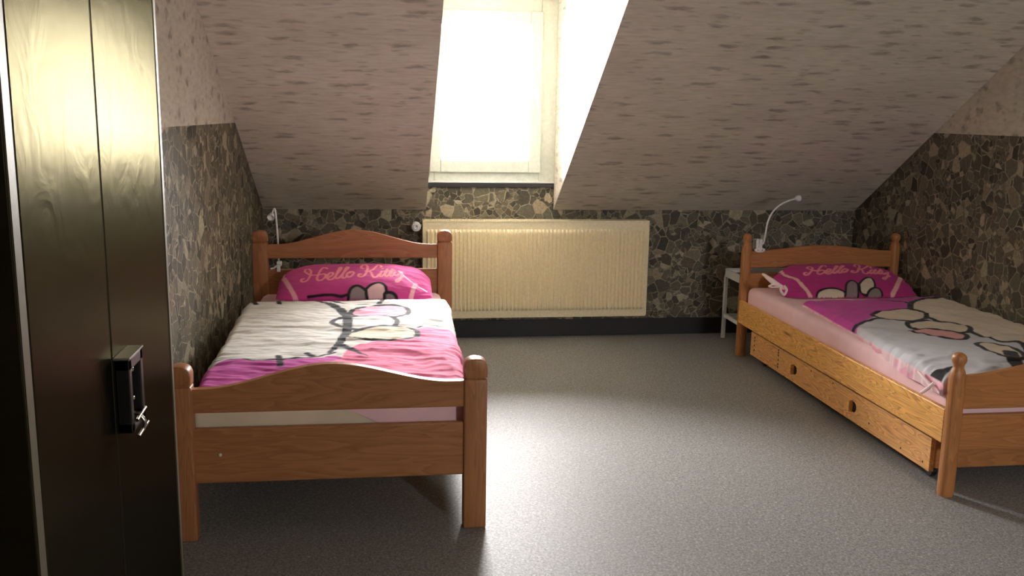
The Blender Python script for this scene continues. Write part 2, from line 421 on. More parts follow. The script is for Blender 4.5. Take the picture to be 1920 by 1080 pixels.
bm = bmesh.new(); box(bm, DL+.003, DR-.004, -.012, .08, SILL, SILL+.026, .002)
o = obj('trim_1', bm, 'sill'); o['kind'] = 'structure'
# window
win = bpy.data.objects.new('window_1', None); col.objects.link(win); win.location = (.66, .04, SILL+.03); win['kind'] = 'structure'
def ring(bm, x0, x1, z0, z1, w, y0, y1, bev=.004):
    wl, wr, wb, wt = w
    box(bm, x0, x0+wl, y0, y1, z0, z1, bev); box(bm, x1-wr, x1, y0, y1, z0, z1, bev)
    box(bm, x0+wl, x1-wr, y0, y1, z0, z0+wb, bev); box(bm, x0+wl, x1-wr, y0, y1, z1-wt, z1, bev)
bm = bmesh.new(); ring(bm, DL, DR, SILL+.027, DTOP, (.05, .100, .072, .112), .0, .09); obj('window_frame', bm, 'upvc', win)
bm = bmesh.new(); ring(bm, .285, .968, 1.036, 2.0, (.066, .074, .075, .078), -.018, .05, .006); obj('window_sash', bm, 'upvc', win)
bm = bmesh.new(); ring(bm, .349, .896, 1.109, 1.924, (.008, .008, .008, .008), -.010, .03, .002); obj('glazing_bead', bm, 'white', win)
bm = bmesh.new(); box(bm, .345, .90, .018, .024, 1.105, 1.928); obj('pane', bm, 'glass', win)
bm = bmesh.new(); box(bm, .922, .948, -.028, -.018, 1.47, 1.56, .004)
tube(bm, [(.935, -.022, 1.54), (.935, -.055, 1.54), (.936, -.062, 1.52), (.938, -.062, 1.43)], .009, smooth=False); obj('window_handle', bm, 'white', win, True)
bm = bmesh.new(); box(bm, DL, DR, -.01, .04, SILL+.027, SILL+.037, .002); obj('window_sill_bead', bm, 'white', win)

fill_win = bpy.data.objects.new('window_added_fill', None); col.objects.link(fill_win); fill_win.location = (2.2, B-.04, 1.5); fill_win['kind'] = 'structure'  # added out of view to let in fill light
bm = bmesh.new(); ring(bm, FILL_W[0], FILL_W[1], FILL_W[2], FILL_W[3], (.05, .05, .05, .05), B-.09, B-.02); obj('window_frame', bm, 'upvc', fill_win)
bm = bmesh.new(); box(bm, FILL_W[0]+.05, FILL_W[1]-.05, B-.06, B-.054, FILL_W[2]+.05, FILL_W[3]-.05); obj('pane', bm, 'glass', fill_win)

# ---------------------------------------------------------------- radiator
RX0, RX1, RZ0, RZ1, RY = .240, 1.6525, .141, .7506, -.1
rad = empty('radiator', ((RX0+RX1)/2, -.05, RZ0), 'cream ribbed panel radiator on the wall under the window', 'radiator')
# front panel with pressed ribs
n_r = 56; pitch = (RX1-RX0-.036)/n_r; xs = []
for k in range(n_r):
    for f_, dy in ((0, 0), (.12, 0), (.36, 1), (.58, 1), (.82, 0)): xs.append((RX0+.018+(k+f_)*pitch, dy))
xs = [(RX0+.002, 0), (RX0+.008, 0)]+xs+[(RX1-.008, 0), (RX1-.002, 0)]
zs = [(RZ0, 0), (RZ0+.045, 0), (RZ0+.052, .5), (RZ0+.062, 1), (RZ1-.072, 1), (RZ1-.062, .5), (RZ1-.055, 0), (RZ1-.012, 0), (RZ1-.004, 0)]
bm = bmesh.new(); g = [[bm.verts.new((x, RY+.0+(-.017*dx*dz)+(.003 if (i == 0) else 0), z)) for (x, dx) in xs] for i, (z, dz) in enumerate(zs)]
for i in range(len(zs)-1):
    for j in range(len(xs)-1): bm.faces.new((g[i][j], g[i][j+1], g[i+1][j+1], g[i+1][j]))
me = bpy.data.meshes.new('front_panel')
ex = bmesh.ops.extrude_face_region(bm, geom=bm.faces[:])
for v in [v for v in ex['geom'] if isinstance(v, bmesh.types.BMVert)]: v.co.y += .012
obj('front_panel', bm, 'rad', rad, True)
for x0, x1, nm in ((RX0-.002, RX0+.004, 'side_cover'), (RX1-.004, RX1+.002, 'side_cover')):
    bm = bmesh.new(); box(bm, x0, x1, RY-.004, -.012, RZ0+.006, RZ1, .002); obj(nm, bm, 'rad', rad)
bm = bmesh.new(); box(bm, RX0+.008, RX1-.008, -.028, -.016, RZ0+.01, RZ1-.02, .003); obj('rear_panel', bm, 'rad', rad)
bm = bmesh.new()
box(bm, RX0, RX1, RY-.002, RY+.010, RZ1-.010, RZ1+.001, .001); box(bm, RX0, RX1, -.024, -.014, RZ1-.008, RZ1, .001)
ns = 118
for k in range(ns):
    x = RX0+.012+k*(RX1-RX0-.024)/(ns-1); box(bm, x-.0022, x+.0022, RY+.008, -.018, RZ1-.006, RZ1)
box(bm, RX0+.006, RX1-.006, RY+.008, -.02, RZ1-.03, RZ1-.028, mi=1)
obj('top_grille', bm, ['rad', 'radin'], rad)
bm = bmesh.new(); lathe(bm, [(.012, -.02), (.012, -.06), (.02, -.065), (.028, -.075), (.029, -.115), (.026, -.125), (.012, -.128), (.006, -.122)], (.198, 0, .714), 24, 'y')
k_ = obj('thermostat_valve', bm, 'white', rad, True); k_['label'] = 'round white thermostat knob'
bm = bmesh.new(); tube(bm, [(.198, -.045, .714), (.22, -.045, .714), (RX0+.01, -.045, .714)], .009, smooth=False)
obj('pipe', bm, 'white', rad, True)

# ---------------------------------------------------------------- wardrobe
WX = -.5; wy = [-4.432, -4.398, -4.010, -3.545, -3.520]
wd = empty('wardrobe', (-.66, -3.97, 0), 'tall dark glossy wardrobe with narrow doors at the left edge beside the bed foot', 'wardrobe')
bm = bmesh.new(); H = 2.12
box(bm, -.80, WX-.02, wy[1], wy[3], 2.09, H); box(bm, -.80, WX-.02, wy[1], wy[3], .04, .07)
box(bm, -.80, -.79, wy[1], wy[3], .04, H); box(bm, -.80, WX-.03, wy[1], wy[3], 0, .05)
obj('carcass', bm, 'wardrobe', wd)
for y0, y1 in ((wy[0], wy[1]-.003), (wy[3]+.003, wy[4])):
    bm = bmesh.new(); box(bm, -.80, WX-.001, y0, y1, 0, H, .002); box(bm, WX-.004, WX+.001, y0+.002, y1-.002, .002, H-.002, .001, mi=1)
    obj('side_panel', bm, ['wardrobe', 'wardrobe_edge'], wd)
for y0, y1 in ((wy[1]+.001, wy[2]-.003), (wy[2]+.003, wy[3]-.001)):
    bm = bmesh.new(); box(bm, WX-.02, WX, y0, y1, .055, H-.01, .003); d_ = obj('door', bm, 'wardrobe', wd)
bm = bmesh.new()   # recessed pull with a black surround at the seam
ring_ = ((-4.005, -3.905), (.792, .935))
(y0, y1), (z0, z1) = ring_
for a in ((y0, y0+.018, z0, z1), (y1-.018, y1, z0, z1), (y0, y1, z0, z0+.02), (y0, y1, z1-.022, z1)): box(bm, WX, WX+.028, *a, .002)
box(bm, WX, WX+.004, y0, y1, z0, z1)
pl = obj('handle', bm, 'blackmetal', wd)
bm = bmesh.new(); box(bm, WX, WX+.030, y0-.002, y1+.002, z1, z1+.004, .001); obj('cover_strip', bm, 'wardrobe_edge', pl)
bm = bmesh.new(); box(bm, WX+.006, WX+.018, -3.968, -3.945, .815, .912, .004); ball(bm, (WX+.018, -3.957, .848), .005); ball(bm, (WX+.018, -3.957, .905), .006)
obj('pull', bm, 'chrome', pl, True)
bm = bmesh.new(); tube(bm, [(WX+.034, -3.995, .815), (WX+.034, -3.930, .820)], .0035, smooth=False)
tube(bm, [(WX+.030, -3.962, .817), (WX+.040, -3.962, .800), (WX+.036, -3.962, .786)], .004); tube(bm, [(WX+.036, -3.998, .784), (WX+.036, -3.925, .789)], .0035, smooth=False)
tube(bm, [(WX, -3.962, .822), (WX+.036, -3.962, .817)], .004, smooth=False)
k_ = obj('key', bm, 'chrome', wd, True); k_['label'] = 'chrome key'

# ---------------------------------------------------------------- beds
def smooth01(t): t = max(0., min(1., t)); return t*t*(3-2*t)
def arch(x0, x1, zend, rise, zbot, flat=.10, skew=0., n=40, zend2=None):
    zend2 = zend if zend2 is None else zend2
    pts = [(x0, zbot), (x1, zbot)]
    for k in range(n+1):
        t = 1-k/n; u = 1-abs(2*t-1)
        z = zend+(zend2-zend)*t+rise*smooth01((u-flat)/(1-flat)*1.0)
        pts.append((x0+(x1-x0)*t, z))
    return pts
def square_post(cx, cy, hw, hd, ztop, groove):
    bm = bmesh.new()
    box(bm, cx-hw, cx+hw, cy-hd, cy+hd, 0, groove-.004, .007, seg=3)
    box(bm, cx-hw+.009, cx+hw-.009, cy-hd+.009, cy+hd-.009, groove-.01, groove+.008)
    pts = [(cx-hw, groove+.001), (cx+hw, groove+.001)]
    hs = ztop-.034 if ztop-groove > .05 else groove+.01
    for k in range(13):
        a = math.pi*k/12; pts.append((cx+hw*math.copysign(abs(math.cos(a))**.8, math.cos(a)), hs+(ztop-hs)*math.sin(a)**.8))
    prism(bm, pts, 'y', cy-hd, cy+hd, .006)
    return bm
# left bed ------------------------------------------------------
FY, HY = -2.755, -.756
A = empty('single_bed', (-.16, (FY+HY)/2, 0), 'reddish pine single bed with square posts and arched footboard beside the wardrobe', 'bed', 'pine single beds')
FL, FR, HL, HR = -.650, .300, -.640, .328
for cx, cy, zt, gz in ((FL, FY-.012, .593, .529), (FR, FY, .597, .531), (HL, HY, .772, .714), (HR, HY, .774, .716)):
    obj('post', square_post(cx, cy, .039, .030, zt, gz), 'wa_z', A, True)
bm = bmesh.new(); prism(bm, arch(FL+.03, FR-.032, .512, .072, .432, zend2=.522), 'y', FY-.022, FY+.006, .004); obj('footboard_top_rail', bm, 'wa_x', A)
bm = bmesh.new(); box(bm, FL+.03, FR-.032, FY-.020, FY+.004, .192, .378, .005); obj('footboard_lower_board', bm, 'wa_x', A)
bm = bmesh.new(); prism(bm, arch(HL+.03, HR-.03, .698, .078, .625), 'y', HY-.012, HY+.014, .004); obj('headboard_top_rail', bm, 'wa_x', A)
bm = bmesh.new(); box(bm, HL+.03, HR-.03, HY-.012, HY+.012, .30, .566, .004); obj('headboard_lower_board', bm, 'wa_x', A)
for x0, x1 in ((-.66, -.636), (.306, .33)):
    bm = bmesh.new(); box(bm, x0, x1, FY+.028, HY-.028, .206, .345, .004); obj('side_rail', bm, 'wa_y', A)
bm = bmesh.new()
for k in range(14):
    y = FY+.12+k*(HY-FY-.24)/13; box(bm, -.636, .306, y-.03, y+.03, .225, .240)
obj('slat_base', bm, 'wa_x', A)
bm = bmesh.new(); ball(bm, (-.532, FY-.021, .290), .006, 10); o = obj('screw_cap', bm, 'cream', A, True); o['label'] = 'small pale screw cap'
# right bed -----------------------------------------------------
def round_post(cx, cy, r, ztop):
    bm = bmesh.new()
    p = [(r*.86, 0), (r*.97, .01), (r, .03), (r, ztop-.10), (r*.96, ztop-.085), (r*.82, ztop-.070), (r*.66, ztop-.060), (r*.60, ztop-.052), (r*.66, ztop-.045), (r*.82, ztop-.036), (r*.90, ztop-.026), (r*.84, ztop-.014), (r*.6, ztop-.005), (r*.25, ztop)]
    lathe(bm, p, (cx, cy, 0), 24, 'z', 2.6); return bm
BX, BW, BF, BH = 2.1033, .925, -2.6745, -.584
Bd = empty('single_bed', (BX+BW/2, (BF+BH)/2, 0), 'honey pine single bed with turned round posts against the right wall', 'bed', 'pine single beds')
for cx, cy, zt in ((BX, BF, .558), (BX+BW, BF, .558), (BX, BH, .733), (BX+BW, BH, .733)):
    obj('post', round_post(cx, cy, .0285, zt), 'wb_z', Bd, True)
bx0, bx1 = BX+.02, BX+BW-.02
bm = bmesh.new(); prism(bm, arch(bx0, bx1, .470, .060, .342, .02), 'y', BF-.012, BF+.012, .004); obj('footboard_top_rail', bm, 'wb_x', Bd)
bm = bmesh.new(); box(bm, bx0, bx1, BF-.012, BF+.012, .180, .320, .005); obj('footboard_lower_board', bm, 'wb_x', Bd)
bm = bmesh.new(); prism(bm, arch(bx0, bx1, .628, .034, .532, .0), 'y', BH-.012, BH+.012, .004); obj('headboard_top_rail', bm, 'wb_x', Bd)
bm = bmesh.new(); box(bm, bx0, bx1, BH-.012, BH+.012, .25, .500, .004); obj('headboard_lower_board', bm, 'wb_x', Bd)
for s, x0, x1 in ((0, 2.074, 2.097), (1, BX+BW-.005, BX+BW+.018)):
    bm = bmesh.new(); box(bm, x0, x1, BF+.012, BH-.008, .203, .338, .005); o = obj('side_rail', bm, 'rail', Bd); o['label'] = 'orange grained side rail'
bm = bmesh.new()
for k in range(14):
    y = BF+.12+k*(BH-BF-.24)/13; box(bm, 2.09, BX+BW, y-.03, y+.03, .212, .226)
obj('slat_base', bm, 'wb_x', Bd)
# drawer under it
dr = empty('underbed_drawer', (2.4, -1.65, 0), 'knotty pine drawer box rolled under the right bed', 'drawer')
bm = bmesh.new(); Y0, Y1 = -2.565, -.745; DX = 2.098
box(bm, DX, DX+.020, Y0, Y1, .050, .186, .002)
random.seed(8)
for yy, zz in [(-.80, z) for z in (.160, .142, .115, .088)]+[(-1.13, z) for z in (.172, .158, .142, .118, .095, .078)]+[(-1.52, .165), (-2.10, .090), (-2.36, .072), (-2.52, .075), (-1.75, .170)]:
    lathe(bm, [(.0045 if yy < -1.2 else .006, -.0006), (.0045 if yy < -1.2 else .006, .004)], (DX, yy, zz), 10, 'x', mi=1)
obj('drawer_front', bm, ['drawer', 'dark'], dr)
bm = bmesh.new(); box(bm, DX+.02, 2.78, Y0+.01, Y0+.026, .06, .176); box(bm, DX+.02, 2.78, Y1-.026, Y1-.01, .06, .176)
box(bm, 2.765, 2.78, Y0+.026, Y1-.026, .06, .176); box(bm, DX+.02, 2.765, Y0+.026, Y1-.026, .06, .07); obj('drawer_box', bm, 'wb_x', dr)
for yy in (-1.325, -1.945):
    bm = bmesh.new()
    lathe(bm, [(.001, -.022), (.024, -.020), (.028, -.014), (.028, 0.0)], (DX, yy, .121), 20, 'x')
    cut = [v for v in bm.verts if v.co.y < yy-.004]
    for v in cut: v.co.y = yy-.004-(yy-.004-v.co.y)*.05
    lathe(bm, [(.024, -.0008), (.024, .003)], (DX, yy-.012, .119), 18, 'x', mi=1)
    obj('drawer_knob', bm, ['rail', 'dark'], dr, True)
for xx in (2.16, 2.72):
    for yy in (Y0+.08, Y1-.08):
        bm = bmesh.new(); lathe(bm, [(.024, -.012), (.026, -.008), (.026, .008), (.024, .012)], (xx, yy, .026), 14, 'x'); box(bm, xx-.014, xx+.014, yy-.012, yy+.012, .045, .062); obj('caster', bm, 'blackmetal', dr)

# ---------------------------------------------------------------- cloth
def _hash(ix, iy, s):
    n = np.sin(ix*127.1+iy*311.7+s*74.7)*43758.5453
    return n-np.floor(n)
def vnoise(x, y, s=0):
    ix, iy = np.floor(x), np.floor(y); fx, fy = x-ix, y-iy
    fx, fy = fx*fx*fx*(fx*(fx*6-15)+10), fy*fy*fy*(fy*(fy*6-15)+10)
    a, b, c, d = _hash(ix, iy, s), _hash(ix+1, iy, s), _hash(ix, iy+1, s), _hash(ix+1, iy+1, s)
    return (a*(1-fx)+b*fx)*(1-fy)+(c*(1-fx)+d*fx)*fy
def fbm(x, y, s=0, o=3):
    r = 0; a = .5
    for k in range(o): r = r+a*vnoise(x*2**k, y*2**k, s+k*7); a *= .5
    return r/(1-.5**o)
def seg_dist(P, pts):
    P = P[:, None, :]; A_ = np.array(pts[:-1])[None]; B_ = np.array(pts[1:])[None]
    d = B_-A_; t = np.clip(((P-A_)*d).sum(2)/np.maximum((d*d).sum(2), 1e-12), 0, 1)
    return np.sqrt((((P-A_)-t[..., None]*d)**2).sum(2)), t
def stroke(P, pts, w, sm=True):
    pts = [tuple(p) for p in (spline(pts, 6) if sm and len(pts) > 2 else pts)]
    D, t = seg_dist(P, pts)
    if callable(w):
        n = len(pts)-1; ww = w((np.arange(n)[None]+t)/n); return (D-ww).min(1)
    return D.min(1)-w
def poly(P, pts, sm=True):
    if sm: pts = [tuple(p) for p in spline(list(pts)+[pts[0]], 6)]
    else: pts = list(pts)+[pts[0]]
    D, _ = seg_dist(P, pts); D = D.min(1)
    x, y = P[:, 0], P[:, 1]; ins = np.zeros(len(P), bool)
    for (x0, y0), (x1, y1) in zip(pts[:-1], pts[1:]):
        if y0 == y1: continue
        c = ((y0 > y) != (y1 > y)) & (x < (x1-x0)*(y-y0)/(y1-y0)+x0); ins ^= c
    return np.where(ins, -D, D)
def paint(C, d, colr, soft=.0022):
    a = np.clip(.5-d/(2*soft), 0, 1)[:, None]; C[:] = C*(1-a)+np.array(colr)*a
def grid_mesh(name, P, C, nu, nv, mats, parent=None, closed=False, origin=None):
    idx = np.arange(nu*nv).reshape(nv, nu)
    f = np.stack([idx[:-1, :-1], idx[:-1, 1:], idx[1:, 1:], idx[1:, :-1]], -1).reshape(-1, 4)
    me = bpy.data.meshes.new(name); me.from_pydata(P.tolist(), [], f.tolist())
    ca = me.color_attributes.new('print', 'FLOAT_COLOR', 'POINT')
    ca.data.foreach_set('color', np.concatenate([C, np.ones((len(C), 1))], 1).ravel())
    me.update(); me.polygons.foreach_set('use_smooth', [True]*len(me.polygons))
    for m in mats: me.materials.append(MAT[m])
    o = bpy.data.objects.new(name, me); col.objects.link(o)
    if parent is not None: me.transform(Matrix.Translation(-wloc(parent))); o.parent = parent
    elif origin is not None: me.transform(Matrix.Translation(-Vector(origin))); o.location = origin
    return o
def normals(P, nu, nv):
    G = P.reshape(nv, nu, 3); du = np.gradient(G, axis=1); dv = np.gradient(G, axis=0)
    n = np.cross(du, dv); n /= np.maximum(np.linalg.norm(n, axis=2, keepdims=True), 1e-9); return n.reshape(-1, 3)
def edge(a, half, r):
    s = np.sign(a); m = np.abs(a); th = np.clip((m-(half-r))/r, 0, math.pi/2)
    pos = np.where(m <= half-r, m, half-r+r*np.sin(th)); drop = np.where(m <= half-r, 0, r*(1-np.cos(th)))
    drop = drop+np.maximum(m-(half-r)-r*math.pi/2, 0); return s*pos, drop
def duvet(name, corners, ztop, drops, wr, painter, step=.0055, r=.035, label='', puff=.012):
    """corners: head-left, head-right, foot-right, foot-left; drops: left, right, head, foot overhang"""
    hl, hr, fr, fl_ = [np.array(c, float) for c in corners]
    W = np.linalg.norm((hr+fr-hl-fl_)/2); Lg = np.linalg.norm((hl+hr-fl_-fr)/2)
    ext = r*(math.pi/2-1)
    a = np.arange(-W/2-ext-drops[0], W/2+ext+drops[1]+step, step); b = np.arange(-Lg/2-ext-drops[3], Lg/2+ext+drops[2]+step, step)
    nu, nv = len(a), len(b); Ag, Bg = [g.ravel() for g in np.meshgrid(a, b)]
    pa, da = edge(Ag, W/2, r); pb, db = edge(Bg, Lg/2, r)
    u = (pa/W+.5)[:, None]; v = (pb/Lg+.5)[:, None]
    XY = (fl_*(1-u)+fr*u)*(1-v)+(hl*(1-u)+hr*u)*v
    drop = np.sqrt(da**2+db**2)*.35+np.maximum(da, db)*.65
    z = ztop-drop+puff*(1-(2*pa/W)**4)*(1-(2*pb/Lg)**4)
    P = np.concatenate([XY, z[:, None]], 1)
    N = normals(P, nu, nv); N *= np.sign((N[:, 2].sum()))
    flat = P.copy()
    h = wr(XY[:, 0], XY[:, 1], drop)
    P = P+N*h[:, None]
    # where the cloth hangs, let it go in and out along its hem
    C = painter(flat, P, drop)
    return grid_mesh(name, P, C, nu, nv, ['print'], origin=(float(XY[:, 0].mean()), float(XY[:, 1].mean()), ztop-.06))
def to_world(pts, z):
    return [tuple(on_plane(px, py, (0, 0, z), np.array([0, 0, 1.]))[:2]) for px, py in pts]

WHITE = srgb(236, 232, 226); INK = srgb(58, 58, 60); INKD = srgb(30, 28, 30); ROSE = srgb(240, 120, 160); MAG = srgb(206, 78, 170)
PALEP = srgb(246, 176, 198); CREAM = srgb(222, 208, 184); GREYW = srgb(206, 206, 210)
def leafshape(a, b, w, bend=0.):
    """outline of a rounded leaf from pixel a to pixel b, width w (px, vertical)"""
    a, b = np.array(a, float), np.array(b, float); out = []
    for k in range(20):
        t = 2*math.pi*k/20; m = (a+b)/2; d = (b-a)/2; n = np.array([0, 1.])
        out.append(tuple(m+d*math.cos(t)+n*(w/2*math.sin(t)*(1+.25*math.cos(t))+bend*math.cos(t)**2)))
    return out
# left duvet
ZL = .490
def wr_left(x, y, drop):
    big = fbm(x*2.2+1, y*5.0, 3, 2)-.5
    fold = 1-np.abs(2*fbm(x*3.2+y*1.3, y*13+x*2.0, 11, 3)-1)
    side = np.clip((x+.1)*2.2, 0, 1)*np.clip((-1.8-y)*2.0, 0, 1)
    diag = 1-np.abs(2*fbm(x*7-y*3, y*7+x*5, 23, 2)-1)
    return .018*big+(.013*(fold-.6))+side*.020*(diag-.6)+.0050*(fbm(x*22, y*48, 5, 2)-.5)
def paint_left(flat, P, drop):
    C = np.tile(np.array(WHITE), (len(P), 1)); Q = flat[:, :2].copy()
    wp = lambda pts: to_world(pts, ZL)
    mg = wp([(340, 660), (375, 690), (430, 678), (480, 684), (540, 682), (600, 678), (640, 676), (700, 720), (620, 800), (300, 800)])
    paint(C, poly(Q, mg), MAG)
    pk = wp([(640, 678), (655, 660), (700, 648), (745, 643), (775, 624), (800, 618), (850, 622), (905, 640), (960, 800), (560, 800), (600, 700)])
    paint(C, poly(Q, pk), ROSE)
    paint(C, stroke(Q, wp([(372, 684), (430, 677), (480, 683), (540, 681), (590, 677), (628, 668)]), .007), INKD)
    paint(C, stroke(Q, wp([(775, 620), (810, 615), (860, 620), (890, 626)]), .004), INK)
    # leafy twig
    for a, b, w, fc in (((625, 562), (712, 566), 22, WHITE), ((662, 592), (762, 590), 22, PALEP), ((628, 611), (740, 611), 24, WHITE), ((650, 634), (778, 631), 24, CREAM)):
        d = poly(Q, wp(leafshape(a, b, w))); paint(C, d-.025, INK); paint(C, d, fc)
    paint(C, stroke(Q, wp([(578, 562), (612, 572), (645, 592), (652, 616), (640, 645), (618, 668)]), lambda t: .010+.012*np.sin(t*3.14)), INK)
    paint(C, stroke(Q, wp([(640, 655), (665, 664), (690, 673)]), lambda t: .018*(1-t)+.003), INKD)
    # short dashes along the border
    for a, b in (((474, 564), (482, 575)), ((521, 562), (524, 571)), ((522, 674), (526, 692)), ((575, 668), (590, 676))):
        paint(C, stroke(Q, wp([a, b]), .012, False), INKD)
    # pink reverse at the hem
    paint(C, .075-drop, srgb(236, 196, 204))
    return C
dv = duvet('duvet', [(-.648, -1.235), (.312, -1.215), (.285, -2.690), (-.628, -2.700)], ZL, (.045, .055, .03, .07), wr_left, paint_left)
tag(dv, 'rumpled white and pink printed duvet with dark outlined leaf shapes on the left bed', 'duvet', 'printed duvets')
# right duvet
ZR = .452
def wr_right(x, y, drop):
    big = fbm(x*3, y*3.4+3, 5, 2)-.5
    fold = 1-np.abs(2*fbm(x*5+y*3, y*8-x*2.5, 31, 3)-1)
    ed = np.clip(1-(x-2.05)*3, 0, 1)
    return .018*big+.014*(fold-.6)+ed*.012*(fbm(x*9, y*16, 9, 2)-.5)+.0055*(fbm(x*26+y*9, y*30-x*7, 5, 2)-.5)
def paint_right(flat, P, drop):
    C = np.tile(np.array(GREYW), (len(P), 1)); Q = flat[:, :2].copy()
    wp = lambda pts: to_world(pts, ZR)
    paint(C, poly(Q, wp([(1440, 540), (1600, 545), (1800, 535), (1760, 565), (1712, 566), (1706, 590), (1650, 596), (1618, 606), (1592, 622), (1540, 600), (1490, 580)])), MAG)
    cr = wp([(1712, 590), (1716, 572), (1745, 562), (1790, 560), (1850, 572), (1960, 600), (2150, 700), (2000, 760), (1926, 652), (1880, 643), (1838, 632), (1800, 615), (1745, 600)])
    paint(C, poly(Q, cr)-.030, INKD); paint(C, poly(Q, cr), CREAM)
    paint(C, stroke(Q, wp([(1584, 624), (1610, 609), (1655, 600), (1700, 603)]), .010), INKD)
    paint(C, stroke(Q, wp([(1648, 565), (1680, 568), (1706, 576)]), lambda t: .003+.012*t), INKD)
    for a, b, w, fc in (((1640, 594), (1732, 597), 18, CREAM), ((1706, 612), (1814, 622), 20, CREAM), ((1712, 624), (1808, 636), 11, srgb(226, 164, 160)), ((1836, 652), (1915, 672), 18, CREAM)):
        d = poly(Q, wp(leafshape(a, b, w, 0))); paint(C, d-.024, INKD); paint(C, d, fc)
    paint(C, poly(Q, wp([(1720, 694), (1768, 694), (1790, 690), (1748, 722)]), False), INKD)
    paint(C, stroke(Q, wp([(1893, 665), (1902, 680), (1925, 700)]), .03), INKD)
    side = np.clip((drop-.022)/.004, 0, 1)[:, None]*(flat[:, 0] < 2.35)[:, None]
    C = C*(1-side)+np.array(srgb(238, 204, 208))*side
    blot = (fbm(P[:, 1]*22, P[:, 0]*40+P[:, 2]*30, 77, 2) > .64)[:, None]*side
    C = C*(1-blot*.7)+np.array(srgb(240, 158, 184))*blot*.7
    return C
dv = duvet('duvet', [(2.195, -1.165), (3.02, -1.10), (3.02, -2.645), (2.075, -2.640)], ZR, (.035, .02, .012, .03), wr_right, paint_right)
tag(dv, 'printed magenta, cream and grey duvet with black outlines on the right bed', 'duvet', 'printed duvets')

# mattresses
def soft_box(x0, x1, y0, y1, z0, z1, r, n=5):
    bm = bmesh.new(); box(bm, x0, x1, y0, y1, z0, z1)
    bmesh.ops.bevel(bm, geom=bm.edges[:], offset=r, segments=n, affect='EDGES', profile=.5)
    return bm
mt = obj('mattress', soft_box(-.632, .302, -2.722, -.772, .241, .437, .03), 'cream', None, True, origin=(-.165, -1.75, .241))
tag(mt, 'cream mattress lying in the left bed, showing through the footboard gap', 'mattress', 'mattresses')
bm = bmesh.new()   # sheet: over the top and sides, pulled short of the foot end on one corner
Xa, Xb, Ya = -.634, .305, -2.7265
prof = [(Xa, .36), (Xa, .41), (Xa+.008, .428), (Xa+.03, .4395)]+[(Xa+.03+(Xb-Xa-.06)*k/16, .4395) for k in range(1, 17)]+[(Xb-.008, .428), (Xb, .41), (Xb, .30)]
rows = [[bm.verts.new((x, y, z)) for x, z in prof] for y in np.linspace(-2.70, -.80, 20)]
for a, b in zip(rows, rows[1:]):
    for k in range(len(a)-1): bm.faces.new((a[k], a[k+1], b[k+1], b[k]))
# flap over the foot end, cut in a curve
fl2 = []
for k in range(25):
    t = k/24; x = -.60+t*.88; zb = .436-.17*smooth01((t-.42)/.55)
    fl2.append([bm.verts.new((x, Ya-.0015*math.sin(t*21), .4395-(.4395-zb)*j/6)) for j in range(7)])
for a, b in zip(fl2, fl2[1:]):
    for j in range(6): bm.faces.new((a[j], a[j+1], b[j+1], b[j]))
so = obj('fitted_sheet', bm, 'pinksheet', mt, True)
mt2 = obj('mattress', soft_box(2.112, 3.018, -2.652, -.605, .227, .418, .035), 'pinksheet', None, False, origin=(2.565, -1.63, .227))
# light creases in the sheet along the side
me = mt2.data; bm = bmesh.new(); bm.from_mesh(me)
bmesh.ops.subdivide_edges(bm, edges=[e for e in bm.edges if e.calc_length() > .4], cuts=90, use_grid_fill=True)
co = np.array([v.co[:] for v in bm.verts])
hh = .010*(fbm(co[:, 1]*5+co[:, 2]*14, co[:, 2]*22+co[:, 0]*3, 4, 3)-.5)
for v, d in zip(bm.verts, hh): v.co.x += (-d if v.co.x < 0 else d); v.co.z += d*.5*(v.co.z > .1)
bm.to_mesh(me); bm.free(); me.polygons.foreach_set('use_smooth', [True]*len(me.polygons))
tag(mt2, 'mattress in a pale pink jersey sheet on the right bed', 'mattress', 'mattresses')

